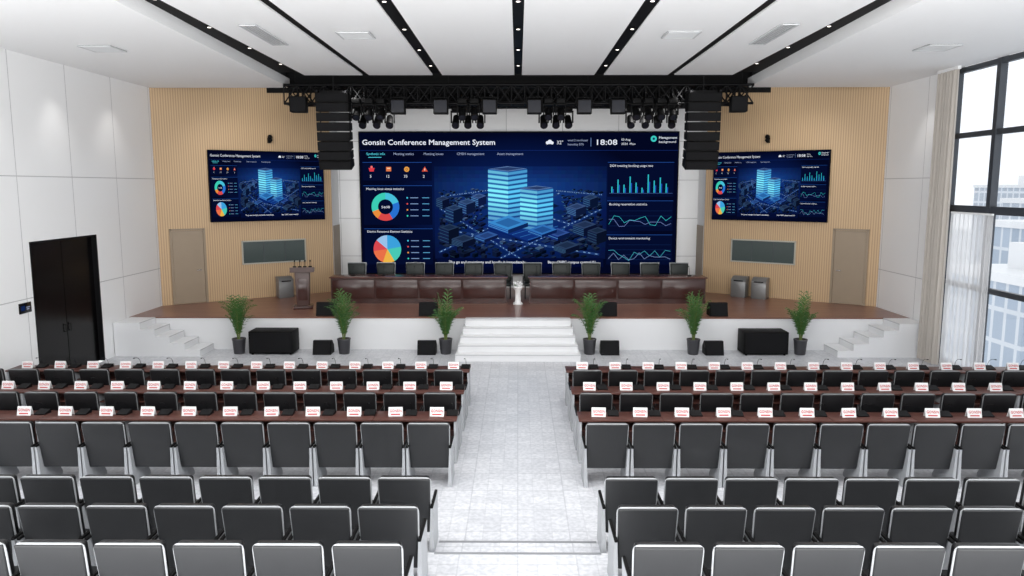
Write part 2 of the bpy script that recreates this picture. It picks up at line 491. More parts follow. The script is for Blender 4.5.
for sg in (-1, 1):
    thing('air_vent', sq, (sg*3.2, 15.5, CC), 0, 'square white ceiling air diffuser with louvres', 'vent', 'ceiling air vents')
    thing('air_vent', sq, (sg*8.45, 15.9, CZ), 0, 'square white ceiling air diffuser with louvres', 'vent', 'ceiling air vents')
    thing('air_vent', sl, (sg*5.0, 15.5, CC), 0, 'long linear slot air vent in white ceiling panel', 'vent', 'ceiling air vents')

M_dl = emit((255,250,240), 3.0)
dlp = [('lamp_ring', MB().cyl((0,0,0),(0,0,.03),.06,.06,M_blackmetal,16).mesh('lamp_ring')), ('lamp_lens', MB().cyl((0,0,-.006),(0,0,0),.034,.034,M_dl,12).mesh('lamp_lens'))]
def spot(loc, power, ang=150, blend=1.0, target=None, rad=.06, color=(1,.98,.95)):
    l = bpy.data.lights.new('spot', 'SPOT'); l.energy = power; l.spot_size = R(ang); l.spot_blend = blend
    l.shadow_soft_size = rad; l.color = color
    o = bpy.data.objects.new('downlight_beam', l); COL.objects.link(o); o.location = loc
    if target is not None:
        o.rotation_euler = (Vector(target)-Vector(loc)).to_track_quat('-Z', 'Y').to_euler()
    return o
for X in (-5.90, -2.17, 0, 2.17, 5.90):
    for j in range(7):
        Y = 6.2 + 2.2*j
        zc = CC if abs(X) < 5 else CC+.045
        thing('ceiling_downlight', dlp, (X, Y, zc), 0, 'small round recessed downlight in black ceiling channel', 'downlight', 'downlights in black ceiling channels')
        if abs(X) > 1:
            spot((X, Y, CC-.2), 74, 140)
for Y in (12.6, 15.0, 17.4, 19.8):
    for sg in (-1, 1):
        if sg == 1 and Y < 19: continue
        spot((sg*9.9, Y, CZ-.05), 60, 80, .9)

# ---------------------------------------------------------------- chairs (audience)
def tp(co):
    t = (co.z-.28)/.68
    co = Vector(co); co.x *= 0.945+0.055*t; co.y += 0.11*(1-t)
    return co
def tq(x, z, y=.03):
    return tuple(tp(Vector((x, y, z))))
def sidepanel(s):
    g = MB()
    prof = [(0.0, -.042, .02, .54), (.05, -.042, .02, .54), (.12, -.036, .02, .50), (.50, -.020, .015, .50), (.60, -.016, .005, .52)]
    vs = []
    for z, inn, y0, y1 in prof:
        for xx, yy in ((inn, y0), (.0145, y0), (.0145, y1), (inn, y1)): vs.append((xx*s, yy, z))
    fs = []
    for j in range(len(prof)-1):
        for i in range(4):
            fs.append((j*4+i, j*4+(i+1)%4, (j+1)*4+(i+1)%4, (j+1)*4+i))
    fs += [(0,1,2,3), tuple(range(len(vs)-4, len(vs)))]
    g.add(vs, fs, M_armgrey)
    return g.mesh('chair_side')
sideR = sidepanel(1); sideL = sidepanel(-1)
pad_m = MB().bb(-.02,.014,.0,.50,.60,.63,M_black,.008,2).mesh('arm_pad')
padL = MB().bb(-.014,.02,.0,.50,.60,.63,M_black,.008,2).mesh('arm_pad')
seat_m = MB().bb(-.265,.265,.15,.60,.37,.46,M_leather,.03,3).b(-.24,.24,.17,.57,.345,.372,M_shell).mesh('seat')
def make_chair(hw, top, trim_mat, trim_r, shell_mat):
    bs_ = MB().bb(-hw,hw,.0,.035,.26,top-.005,shell_mat,.016,3,None,tp).mesh('back_shell')
    bp_ = MB().bb(-hw+.007,hw-.007,.03,.135,.42,top+.003,M_leather,.04,4,None,tp).mesh('backrest')
    q = hw+.003; t_ = top-.002
    tr = MB().tube([tq(q, .30), tq(q, .6), tq(q, t_-.055), tq(q-.005, t_-.025), tq(q-.02, t_-.008), tq(q-.04, t_), tq(-q+.04, t_), tq(-q+.02, t_-.008), tq(-q+.005, t_-.025), tq(-q, t_-.055), tq(-q, .6), tq(-q, .30)], trim_r, trim_mat, 8)
    return [('back_shell', bs_), ('backrest', bp_), ('backrest_trim', tr.mesh('backrest_trim'), {'label': 'light grey rim around the backrest'}), ('seat', seat_m),
        ('chair_side', sideL, {'loc': (-.315,0,0), 'label': 'light grey side panel'}), ('chair_side', sideR, {'loc': (.315,0,0), 'label': 'light grey side panel'}),
        ('arm_pad', padL, {'on': 4}), ('arm_pad', pad_m, {'on': 5})]
chairP = make_chair(.298, .955, M_silver, .011, M_shell)
chairC = make_chair(.302, .965, M_silver, .010, M_shell)
M_trimdark = mat('mid_grey_rim', (118, 120, 122), .4)
chairD = make_chair(.265, .975, M_trimdark, .009, M_leather)
rows = [(13.85, 0.0, 14, .667, 'chairs at the first desk row', chairD), (12.25, 0.0, 13, .667, 'chairs at the second desk row', chairD), (10.65, 0.0, 11, .68, 'chairs at the third desk row', chairC),
        (8.29, .12, 9, .685, 'chairs in the first plain row', chairP), (7.22, .24, 8, .685, 'chairs in the second plain row', chairP), (6.17, .36, 7, .69, 'chairs in the third plain row', chairP)]
for Y, z, cnt, p, grp, cp in rows:
    for sg in (-1, 1):
        for i in range(cnt):
            thing('auditorium_chair', cp, (sg*(1.3+i*p), Y, z), 0,
                  'charcoal padded auditorium chair with light grey rim and sides', 'chair', grp)

# ---------------------------------------------------------------- audience desks
DW = 1.334
DZ = .72
desk_top = MB().bb(-DW/2+.002,DW/2-.002,-.17,.31,DZ-.03,DZ,M_deskwood,.006,2).mesh('desk_top')
desk_front = MB().b(-DW/2+.03,DW/2-.03,.26,.28,.1,DZ-.031,M_deskwood).mesh('modesty_panel')
desk_side = MB().prism_x([(-.13,.04),(.29,.04),(.29,DZ-.031),(-.15,DZ-.031),(-.15,.5),(-.13,.45)], -.016, .016, M_armgrey).mesh('desk_side')
desk_foot = MB().bb(-.028,.028,-.15,.31,0,.04,M_silver,.008,2).mesh('desk_foot')
desk_shelf = MB().b(-DW/2+.035,DW/2-.035,-.06,.255,.50,.515,M_deskwood).mesh('desk_shelf')
dparts = [('desk_top', desk_top), ('modesty_panel', desk_front), ('desk_side', desk_side, {'loc': (-DW/2+.031,0,0)}), ('desk_side', desk_side, {'loc': (DW/2-.031,0,0)}),
          ('desk_foot', desk_foot, {'loc': (-DW/2+.031,0,0)}), ('desk_foot', desk_foot, {'loc': (DW/2-.031,0,0)}), ('desk_shelf', desk_shelf)]
pl = MB().prism_x([(-.045,0),(-.038,0),(0,.135),(.038,0),(.045,0),(.003,.145),(-.003,.145)], -.115, .115, M_plate).mesh('card')
vs, fs = text_geo('GONSIN', .062)
mx = max(v[0] for v in vs); kx = .195/mx
Mt = Matrix.Translation((0,-.0475,.062)) @ Matrix.Rotation(R(90-17.0), 4, 'X')
lt = MB()
for oy in (0, .004):
    lt.add([((v[0])*kx-.0975, v[1]+.004+oy, oy*.2) for v in vs], fs, M_red, False, Matrix.Translation((0,.0165,0)) @ Mt)
lt.add([(-.075,-.040,0),(.075,-.040,0),(.075,-.022,0),(-.075,-.022,0)], [(0,1,2,3)], M_red, False, Matrix.Translation((0,.0165,0)) @ Mt)
lt_m = lt.mesh('lettering', False)
plate_parts = [('card', pl), ('lettering', lt_m, {'label': 'red printed lettering'})]
mb = MB().prism_x([(-.10,0),(.09,0),(.09,.065),(.07,.07),(-.10,.02)], -.10, .10, M_blackmetal).mesh('microphone_base')
gn = []
for i in range(9):
    t = i/8
    gn.append((0, .05-.22*t*t, .05+.20*math.sin(t*1.5)))
gm = MB().tube(gn, .0045, M_blackmetal, 6).mesh('gooseneck')
ge = gn[-1]
tm = MB().cyl(ge, (ge[0], ge[1]-.05, ge[2]+.008), .009, .011, M_black, 10).mesh('microphone_tip')
mic_parts = [('microphone_base', mb), ('gooseneck', gm), ('microphone_tip', tm)]
for (Yd, cnt, p, g) in ((15.0, 14, .667, 'first'), (13.4, 13, .667, 'second'), (11.8, 11, .667, 'third')):
    for sg in (-1, 1):
        nd = (cnt+1)//2
        for i in range(nd):
            xc = sg*(1.3-.3335+DW*(i+.5))
            thing('conference_desk', dparts, (xc, Yd, 0), 0, 'dark reddish wood audience desk for two seats', 'desk', 'audience desks in the %s row' % g)
        for i in range(cnt):
            xx = sg*(1.3+i*.667)
            thing('name_card', plate_parts, (xx, Yd+.06, DZ), random.uniform(-.06,.06), 'white folded name card with red lettering on a desk', 'name card', 'name cards on the %s desk row' % g, (.98,.98,.98))
            thing('desk_microphone', mic_parts, (xx+.24, Yd+.13, DZ), random.uniform(-.1,.1), 'black gooseneck conference microphone on a wooden desk', 'microphone', 'microphones on the %s desk row' % g, (.9,.9,.9))

# ---------------------------------------------------------------- stage table and chairs
def stage_table(L):
    top = MB().bb(-L/2,L/2,-.36,.36,.76,.80,M_tabletop,.008,2).mesh('table_top')
    fr = MB().b(-L/2+.04,L/2-.04,-.30,-.27,.10,.758,M_tablewood)
    fr.b(-L/2+.03,L/2-.03,-.31,-.26,.0,.10,M_tablewood)
    front = fr.mesh('front_panel')
    side = MB().b(-.02,.02,-.255,.30,.0,.758,M_tablewood).mesh('table_side')
    nP = 4
    ps = [('table_top', top), ('front_panel', front), ('table_side', side, {'loc': (-L/2+.06,0,0)}), ('table_side', side, {'loc': (L/2-.06,0,0)})]
    w = (L-.12)/nP
    ins = MB().bb(-w/2+.03,w/2-.03,-.326,-.301,.15,.71,M_tablewood,.01,2).mesh('raised_panel')
    for i in range(nP):
        ps.append(('raised_panel', ins, {'loc': (-L/2+.06+w*(i+.5),0,0), 'on': 1}))
    return ps
for sg in (-1, 1):
    thing('conference_table', stage_table(5.36), (sg*2.99, 22.95, SZ), 0, 'long dark reddish wood table on the stage', 'table', 'long tables on the stage')
cb = MB().bb(-.29,.29,.16,.25,.50,1.08,M_greenchair,.04,3,None,lambda c: Vector((c.x*(0.9+.1*((c.z-.52)/.6)), c.y+.06*((c.z-.52)/.6), c.z))).mesh('backrest')
cf = MB().bb(-.305,.305,.25,.275,.46,1.10,M_silver,.012,2,None,lambda c: Vector((c.x*(0.9+.1*((c.z-.52)/.6)), c.y+.06*((c.z-.52)/.6), c.z))).mesh('backrest_frame')
ct = MB().bb(-.27,.27,-.25,.2,.40,.49,M_greenchair,.03,3).mesh('seat')
cl = MB().cyl((0,0,0),(0,0,.4),.015,.02,M_blackmetal,8).mesh('leg')
ca = MB().tube([(0,.22,.45),(0,.22,.66),(0,-.18,.66),(0,-.18,.42)], .016, M_blackmetal, 8).mesh('armrest')
scp = [('backrest', cb), ('backrest_frame', cf, {'label': 'light grey backrest frame'}), ('seat', ct)] + [('leg', cl, {'loc': (a, b, 0)}) for a in (-.23,.23) for b in (-.2,.16)] + [('armrest', ca, {'loc': (-.295,0,0)}), ('armrest', ca, {'loc': (.295,0,0)})]
smb = MB().bb(-.05,.05,-.06,.06,0,.03,M_blackmetal,.006,2).mesh('microphone_base')
sgn_ = [(0,.02,.03),(0,.0,.12),(0,-.03,.2),(0,-.08,.26)]
smic = [('microphone_base', smb), ('gooseneck', MB().tube(sgn_, .005, M_blackmetal, 6).mesh('gooseneck')), ('microphone_tip', MB().cyl((0,-.08,.26),(0,-.12,.28),.011,.013,M_black,10).mesh('microphone_tip'))]
for i in range(12):
    X = (-163 + i*29.6)/760*23.9
    thing('conference_chair', scp, (X, 23.75, SZ), 0, 'dark green leather armchair behind the long stage table', 'chair', 'chairs behind the stage table')
    thing('desk_microphone', smic, (X+.1, 23.0, SZ+.80), math.pi, 'black gooseneck microphone on the long stage table', 'microphone', 'microphones on the stage table')
fs_ = MB().lathe([(.15,0),(.15,.04),(.09,.08),(.08,.40),(.13,.48),(.16,.52),(.16,.55)], M_plain).mesh('pedestal')
fl = MB()
for i in range(26):
    a = random.uniform(0,6.28); r = random.uniform(0,.12); z = .58+random.uniform(0,.12)-r*.4
    fl.lathe([(.005,-.03),(.03,-.01),(.034,.01),(.02,.03),(.004,.035)], M_plain, 8, (r*math.cos(a), r*math.sin(a), z))
    fl.cyl((r*.4*math.cos(a), r*.4*math.sin(a), .5), (r*math.cos(a), r*math.sin(a), z-.02), .004, .004, M_leaf, 5)
thing('flower_stand', [('pedestal', fs_), ('flowers', fl.mesh('flowers'))], (0.0, 22.45, SZ), 0, 'white pedestal stand with white flowers between the stage tables', 'flower stand')

# podium
pb = MB().bb(-.20,.20,-.2,.2,.08,1.06,M_podium,.015,2,None,lambda c: Vector((c.x*(0.85+.2*c.z), c.y, c.z))).mesh('podium_body')
pf = MB().bb(-.27,.27,-.27,.27,0,.08,M_tablewood,.012,2).mesh('podium_base')
pt = MB().prism_x([(-.26,1.06),(.26,1.06),(.26,1.15),(-.26,1.21)], -.33, .33, M_podium).mesh('podium_top')
pp = MB().bb(-.13,.13,-.215,-.2,.25,.88,M_tablewood,.006,2).mesh('podium_panel')
thing('podium', [('podium_base', pf), ('podium_body', pb), ('podium_top', pt), ('podium_panel', pp)], (-6.22, 21.75, SZ), R(12), 'brown wooden lectern standing on the stage', 'podium')
lmic = [('microphone_base', MB().bb(-.05,.05,-.05,.05,0,.03,M_black,.006,2).mesh('microphone_base')), ('gooseneck', MB().tube([(0,0,.03),(0,.01,.10),(0,.05,.16)], .008, M_black, 8).mesh('gooseneck')), ('microphone_tip', MB().cyl((0,.05,.16),(0,.10,.18),.018,.022,M_black,10).mesh('microphone_tip'))]
for dx in (-.22, -.07, .07, .22):
    thing('lectern_microphone', lmic, (-6.22+dx*.98-.03, 21.87+dx*.2, SZ+1.175), R(12), 'black gooseneck microphone on the wooden lectern', 'microphone', 'microphones on the lectern')

bb_ = MB().bb(-.23,.23,-.17,.17,.0,.5,M_bin,.01,2).mesh('bin_body')
bl = MB().prism_x([(-.17,.50),(.17,.50),(.17,.66),(-.02,.66),(-.17,.56)], -.23, .23, M_bin).mesh('bin_hood')
bs = MB().b(-.15,.15,-.175,-.165,.515,.55,M_black).mesh('bin_slot')
for sg, P, s in ((1, PL, 3.55), (-1, PR, 3.3), (-1, PR, 3.95)):
    x, y = P(s, .35)
    thing('litter_bin', [('bin_body', bb_), ('bin_hood', bl), ('bin_slot', bs)], (x, y, SZ), A*sg, 'grey steel litter bin against the slatted wall', 'bin', 'steel bins on the stage')

# ---------------------------------------------------------------- speakers on floor / stage
sub = [('cabinet', MB().bb(-.58,.58,-.3,.3,.03,.62,M_black,.015,2).mesh('cabinet')), ('grille', MB().b(-.53,.53,-.312,-.3,.07,.58,M_speakergrille).mesh('grille'))] + \
      [('foot', MB().cyl((0,0,0),(0,0,.03),.03,.03,M_black,10).mesh('foot'), {'loc': (a,b,0)}) for a in (-.5,.5) for b in (-.25,.25)]
for sg in (-1, 1):
    thing('subwoofer', sub, (sg*6.48, 19.8, 0), 0, 'wide black subwoofer cabinet on the floor before the stage', 'speaker', 'subwoofers before the stage')
wd = [('cabinet', MB().prism_x([(-.2,0),(.2,0),(.2,.2),(.02,.36),(-.1,.36)], -.24, .24, M_black).mesh('cabinet')),
      ('grille', MB().prism_x([(-.205,.02),(-.11,.345),(-.122,.348),(-.217,.02)], -.21, .21, M_speakergrille).mesh('grille'))]
for X in (-5.15, -2.40, 2.42, 5.15):
    thing('stage_monitor', wd, (X, 19.7, 0), 0, 'small black wedge loudspeaker on the floor before the stage', 'speaker', 'wedge speakers on the floor')
for X in (-5.25, -2.45, 2.45, 5.45):
    thing('stage_monitor', wd, (X, 20.55, SZ), 0, 'small black wedge loudspeaker on the stage edge', 'speaker', 'wedge speakers on the stage', (1.02,1,1.0))

# ---------------------------------------------------------------- palms
def palm(seed):
    rnd = random.Random(seed)
    lf = MB(); sm = MB()
    for i in range(26):
        az = i*2.4 + rnd.uniform(-.3,.3)
        L = rnd.uniform(.75,1.40)
        spread = rnd.uniform(.08,.38)
        pts = []
        for j in range(11):
            t = j/10
            r = .03 + spread*(t**1.6)
            z = .36 + L*(t - .22*t**3*(spread/.3))
            pts.append(Vector((r*math.cos(az), r*math.sin(az), z)))
        sm.tube([tuple(p) for p in pts], .006, M_stem, 5)
        for j in range(2, 11):
            p = pts[j]; d = (pts[j]-pts[j-1]).normalized()
            side = d.cross(Vector((math.cos(az), math.sin(az), 0)))
            if side.length < .1: side = Vector((math.sin(az), -math.cos(az), 0))
            side.normalize()
            ll = .18*math.sin(math.pi*(j-1)/11)+.07
            for sg in (-1, 1):
                dr = (side*sg*.75 + d*.8 + Vector((0,0,-.1))).normalized()
                w = (d*.013 + Vector((math.cos(az), math.sin(az), 0))*.008)
                mid = p+dr*ll*.5; tip = p+dr*ll+Vector((0,0,-.05))
                lf.add([tuple(p-w*.4), tuple(mid-w), tuple(tip), tuple(mid+w), tuple(p+w*.4)], [(0,1,2,3,4)], M_leaf)
    pot = MB().lathe([(.13,0),(.14,.02),(.17,.36),(.18,.38),(.18,.41),(.155,.41),(.15,.37)], M_pot, 24).mesh('plant_pot')
    soil = MB().cyl((0,0,.355),(0,0,.385),.15,.15,M_soil,20).mesh('soil')
    return [('plant_pot', pot), ('soil', soil), ('stems', sm.mesh('stems')), ('foliage', lf.mesh('foliage', False))]
pv = [palm(1), palm(5), palm(9)]
for i, px in enumerate((-281, -175, -72.5, 72, 176, 283)):
    thing('potted_palm', pv[i % 3], (px/760*19.95, 19.68, 0), i*1.1, 'green potted palm in dark pot standing before the stage', 'plant', 'potted palms before the stage')

# ---------------------------------------------------------------- wall bits
for P, sg in ((PL, 1), (PR, -1)):
    x, y = P(3.35, 0.0)
    thing('wall_camera', [('mount', MB().b(-.05,.05,-.12,-.0,-.08,-.05,M_black).b(-.05,.05,-.02,0,-.1,.06,M_black).mesh('mount')),
        ('camera_body', MB().lathe([(.05,-.05),(.07,-.04),(.07,0),(.06,.02)], M_black, 14, (0,-.12,0)).lathe([(.03,.02),(.07,.05),(.075,.09),(.05,.14),(.01,.155)], M_black, 14, (0,-.12,0)).mesh('camera_body')),
        ('lens', MB().cyl((0,-.18,.09),(0,-.21,.085),.03,.03,M_glassblack).mesh('lens'))],
        (x, y, 5.82), A*sg, 'black dome camera fixed to the slatted wall', 'camera')
sgn = MB().bb(0,.02,-.2,.2,-.11,.11,M_glassblack,.005,1).mesh('sign_panel')
gl = MB().b(.02,.023,-.15,-.02,-.05,.05,emit((20,40,90),.8)).b(.02,.023,.03,.15,.0,.02,emit((160,170,190),.8)).b(.02,.023,.03,.12,-.04,-.02,emit((160,170,190),.8)).mesh('sign_display')
thing('room_sign', [('sign_panel', sgn), ('sign_display', gl)], (-WX, 15.9, 1.82), 0, 'small dark room display on the white wall by the door', 'sign')

# ---------------------------------------------------------------- display content
KX = 10.75/317
class Canvas(MB):
    def __init__(s, base=.0, step=.00003): super().__init__(); s.L = base; s.st = step
    def P(s, u, v): return ((u-360-158.5)*KX, -s.L, (201-v)*KX)
    def poly(s, pts, rgb, st=1.0):
        s.L += s.st
        s.add([s.P(u, v) for u, v in pts], [tuple(range(len(pts)))], emit(rgb, st)); return s
    def rect(s, u0, v0, u1, v1, rgb): return s.poly([(u0,v0),(u1,v0),(u1,v1),(u0,v1)], rgb)
    def line(s, pts, w, rgb):
        for a, b in zip(pts[:-1], pts[1:]):
            dx, dy = b[0]-a[0], b[1]-a[1]; l = math.hypot(dx, dy) or 1
            nx, ny = -dy/l*w/2, dx/l*w/2
            s.poly([(a[0]+nx,a[1]+ny),(b[0]+nx,b[1]+ny),(b[0]-nx,b[1]-ny),(a[0]-nx,a[1]-ny)], rgb)
        return s
    def arc(s, cu, cv, r0, r1, a0, a1, rgb):
        n = max(3, int(abs(a1-a0)/12))
        o = [(cu+r1*math.sin(R(a0+(a1-a0)*i/n)), cv-r1*math.cos(R(a0+(a1-a0)*i/n))) for i in range(n+1)]
        q = [(cu+r0*math.sin(R(a0+(a1-a0)*i/n)), cv-r0*math.cos(R(a0+(a1-a0)*i/n))) for i in range(n+1)]
        s.L += s.st
        for i in range(n):
            s.add([s.P(*o[i]), s.P(*o[i+1]), s.P(*q[i+1]), s.P(*q[i])], [(0,1,2,3)], emit(rgb))
        return s
    def text(s, t, u, v, w, rgb, size=None, bold=0.0):
        vs, fs = text_geo(t, 1.0)
        x1 = max(p[0] for p in vs); k = (w/x1) if w else size
        if w and size: ky = size
        else: ky = k
        offs = [(0,0)] if not bold else [(-bold,0),(bold,0),(0,-bold),(0,bold)]
        for n_, (ox, oy) in enumerate(offs):
            s.L += s.st
            s.add([s.P(u+p[0]*k+ox, v-p[1]*ky+oy) for p in vs], fs, emit(rgb))
        return s
CY=(90,215,235); WH=(232,237,248)
def bg_mat():
    m = bpy.data.materials.new('display_background'); m.use_nodes = True
    nt = m.node_tree; nt.nodes.clear()
    tc = nt.nodes.new('ShaderNodeTexCoord')
    mp = nt.nodes.new('ShaderNodeMapping'); mp.inputs['Scale'].default_value = (.22, 0, .42)
    gr = nt.nodes.new('ShaderNodeTexGradient'); gr.gradient_type = 'SPHERICAL'
    rp = nt.nodes.new('ShaderNodeValToRGB')
    rp.color_ramp.elements[0].color = lin((3,7,32)); rp.color_ramp.elements[1].color = lin((12,36,100))
    e = nt.nodes.new('ShaderNodeEmission'); o = nt.nodes.new('ShaderNodeOutputMaterial')
    nt.links.new(tc.outputs['Object'], mp.inputs[0]); nt.links.new(mp.outputs[0], gr.inputs[0]); nt.links.new(gr.outputs['Fac'], rp.inputs[0])
    nt.links.new(rp.outputs[0], e.inputs[0]); nt.links.new(e.outputs[0], o.inputs[0])
    return m
M_bg = bg_mat()
H2 = 4.76/2
disp = MB().b(-5.375,5.375,0,.05,-H2,H2,M_bg).mesh('display_panel')
bez = MB().b(-5.41,-5.376,-.0,.1,-H2-.04,H2+.04,M_black).b(5.376,5.41,-.0,.1,-H2-.04,H2+.04,M_black).b(-5.376,5.376,-.0,.1,H2+.001,H2+.04,M_black).b(-5.376,5.376,0,.1,-H2-.04,-H2-.001,M_black).b(-5.376,5.376,.051,.1,-H2,H2,M_black).mesh('screen_frame')

city = Canvas(.002, .00003)
def shade(u, v):
    a = math.hypot((u-520)/92.0, (v-208)/58.0)
    return max(.25, 1.15-a*.75)
for i in range(42):
    for j in range(24):
        u0 = 434+i*4.1; v0 = 164+j*3.85
        k_ = shade(u0+2, v0+2)
        fog = max(0, 1-abs(v0-180)/26.0)*k_
        city.rect(u0, v0, u0+4.15, v0+3.9, (int(5+9*k_+12*fog), int(12+32*k_+30*fog), int(42+72*k_+40*fog)))
rn = random.Random(3)
for i in range(90):
    u = rn.uniform(442, 598); v = rn.uniform(190, 252); w_ = rn.uniform(2, 7)
    city.poly([(u-w_, v), (u, v-w_*.36), (u+w_, v), (u, v+w_*.36)], rn.choice([(8,28,56),(10,38,62),(6,22,60),(12,36,80)]))
roads = (((438,226),(600,252)),((438,250),(560,190)),((500,256),(602,206)),((440,206),(520,256)),((470,190),(604,232)),((440,194),(500,186)),((556,188),(602,192)))
for a, b in roads:
    city.line([a, b], 2.2, (28,56,114))
    for q in range(26):
        f0 = (q+rn.random()*.5)/26; f1 = f0+.014
        p0 = (a[0]+(b[0]-a[0])*f0, a[1]+(b[1]-a[1])*f0); p1 = (a[0]+(b[0]-a[0])*f1, a[1]+(b[1]-a[1])*f1)
        city.line([p0, p1], .6, (140,180,225))
def iso(c, u, v, w, d, h, base, lit=0, kk=1.0):
    r, g, b = [q*kk for q in base]
    A_=(u-w, v-w*.36); B_=(u, v); C_=(u+d, v-d*.36); D_=(u-w+d, v-w*.36-d*.36)
    up = lambda p, q=h: (p[0], p[1]-q)
    c.poly([A_, B_, up(B_), up(A_)], (int(r*.56), int(g*.62), int(b*.8)))
    c.poly([B_, C_, up(C_), up(B_)], (int(r*.22), int(g*.27), int(b*.44)))
    c.poly([up(A_), up(B_), up(C_), up(D_)], (int(r), int(g), int(b)))
    if w > 2.2 and h > 1.5:
        m_ = lambda p, t=.35: (p[0]*(1-t)+(u+(d-w)/2)*t, p[1]*(1-t)+(v-(w+d)*.18-h)*t)
        c.poly([m_(up(A_)), m_(up(B_)), m_(up(C_)), m_(up(D_))], (int(r*.72), int(g*.74), int(b*.8)))
    for q in range(lit):
        hh = h*(q+.6)/(lit+.2)
        c.line([up(A_, hh), up(B_, hh)], .4, (int(90*kk), int(160*kk), int(210*kk)))
def near_road(u, v):
    for (a, b) in roads:
        dx, dy = b[0]-a[0], b[1]-a[1]; L_ = math.hypot(dx, dy)
        if abs((u-a[0])*dy-(v-a[1])*dx)/L_ < 2.2: return True
    return False
blocks = []
v = 187.0
while v < 254:
    sc_ = .34+.60*(v-184)/70
    u = 440 + rn.uniform(0, 5)
    while u < 600:
        if not (482 < u < 562 and 184 < v < 236) and not near_road(u, v-1): blocks.append((u+rn.uniform(-1.5,1.5), v+rn.uniform(-1.2,1.2), 3, sc_, 0))
        u += 8.2*sc_+rn.uniform(0,3.4)
    v += 4.0*sc_
# larger landmark blocks among the small ones
for uu, vv, w_, h_ in ((453,221,8,13),(466,212,8,10),(478,204,7,8),(584,234,11,8),(597,242,9,11),(448,242,9,14),(576,214,9,7),(590,206,7,9),(462,246,11,6),(566,252,12,5),(442,206,6,8)):
    blocks.append((uu, vv, w_, h_, 1))
blocks.sort(key=lambda p: p[1])
for uu, vv, w0, sc_, big in blocks:
    if big:
        iso(city, uu, vv, w0, w0*1.15, sc_, (66,98,150), 4, min(1, shade(uu, vv)+.15)); continue
    base = rn.choice([(38,66,118),(30,52,102),(54,84,136),(24,44,90),(66,98,148),(34,60,112),(20,38,80),(92,124,170)])
    w_ = rn.uniform(2.2,5.4)*sc_
    iso(city, uu, vv+2, w_, w_*rn.uniform(.6,1.8), rn.uniform(.8,5)*sc_, base, rn.choice((0,0,0,1)), min(1.0, shade(uu,vv)+.06))
iso(city, 528, 240, 44, 34, 1.5, (16,50,118))
for i in range(6): city.line([(488+i*8, 224+i*2.6),(530+i*7, 212+i*2.8)], .45, (46,112,180))
iso(city, 484, 240, 10, 14, 3, (50,88,152), 1); iso(city, 558, 238, 12, 12, 4, (46,82,148), 1)

tw = Canvas(.092)
def lerp(a, b, t): return tuple(int(a[i]+(b[i]-a[i])*t) for i in range(3))
def tower(c, u0, um, u1, vt, vb, sl, pitch=4.4):
    H_ = vb-vt-sl
    n = int(H_/pitch)
    c.poly([(u0,vt+sl*.4),(um,vt+sl),(um,vb),(u0,vb-sl*.6)], (24,74,150))
    c.poly([(um,vt+sl),(u1,vt+sl*.3),(u1,vb-sl*.7),(um,vb)], (17,52,122))
    for i in range(n):
        f = i/max(1, n-1)
        k_ = .25+.75*math.sin(math.pi*min(1, f*.9+.12))
        cl = lerp((66,116,176), (130,242,255), k_); cr = lerp((48,92,154), (92,204,248), k_)
        for a0, a1, s_ in ((.10,.94,.45),(.24,.78,1.0)):
            va = vt+sl+H_*(i+a0)/n; vm = vt+sl+H_*(i+a1)/n
            c1 = lerp((24,74,150), cl, s_); c2 = lerp((17,52,122), cr, s_)
            c.poly([(u0,va-sl*.6),(um,va),(um,vm),(u0,vm-sl*.6)], c1)
            c.poly([(um,va),(u1,va-sl*.7),(u1,vm-sl*.7),(um,vm)], c2)
    c.poly([(u0,vt+sl*.4),(um,vt+sl),(u1,vt+sl*.3),(u0+(u1-um),vt-sl*.3)], (88,122,166))
    c.poly([(u0+3,vt+sl*.35),(um,vt+sl*.8),(u1-4,vt+sl*.25),(u0+(u1-um)+1,vt-sl*.1)], (38,60,102))
tower(tw, 488, 508, 527, 165, 224, 4)
tower(tw, 520, 537, 553, 184, 228, 3.6)
iso(tw, 508, 231, 20, 20, 4, (54,136,204), 2)
iso(tw, 542, 235, 14, 15, 3, (46,110,182), 1)

ch = Canvas(.100)
PB=(5,12,44)
for r_ in ((363,160,432,178),(363,183,432,222),(363,226,432,262),(607,160,673,194),(607,198,673,228),(607,232,673,262)):
    ch.rect(*r_, PB)
    ch.line([(r_[0],r_[1]),(r_[2],r_[1])], .4, (36,80,160))
ch.poly([(370,169),(374,169),(375,165.5),(369,165.5)], (220,60,70)); ch.arc(372, 164.6, 0, 1.2, 0, 360, (240,110,110))
ch.rect(386.5,164.5,391.5,168.8,(226,120,70)); ch.rect(387.4,165.4,390.6,166.4,(250,210,170))
ch.arc(407, 166.8, 1.2, 2.6, 0, 360, (230,160,70)); ch.arc(407, 166.8, 0, .8, 0, 360, (230,160,70))
ch.poly([(425,164),(428,169),(422,169)], (210,80,60)); ch.rect(424.6,166,425.4,168,(250,220,200))
for a0, a1, c_ in ((0,70,(70,190,220)),(70,150,(40,110,210)),(150,215,(215,70,70)),(215,250,(230,140,60)),(250,360,(60,205,180))):
    ch.arc(385, 204, 7.5, 14, a0, a1, c_)
for a0, a1, c_ in ((0,80,(60,160,220)),(80,150,(70,200,180)),(150,200,(235,180,70)),(200,262,(230,110,70)),(262,310,(215,70,80)),(310,360,(150,190,230))):
    ch.arc(386, 246.5, 0, 14, a0, a1, c_)
cols = [(70,200,230),(225,80,80),(240,150,70),(60,215,190)]
for j in range(4):
    for b_ in (195, 238):
        v = b_+j*6
        ch.arc(407, v, 0, .8, 0, 360, cols[j]); ch.rect(410, v-.35, 418, v+.35, (130,155,200)); ch.rect(422, v-.35, 429, v+.35, (90,160,205))
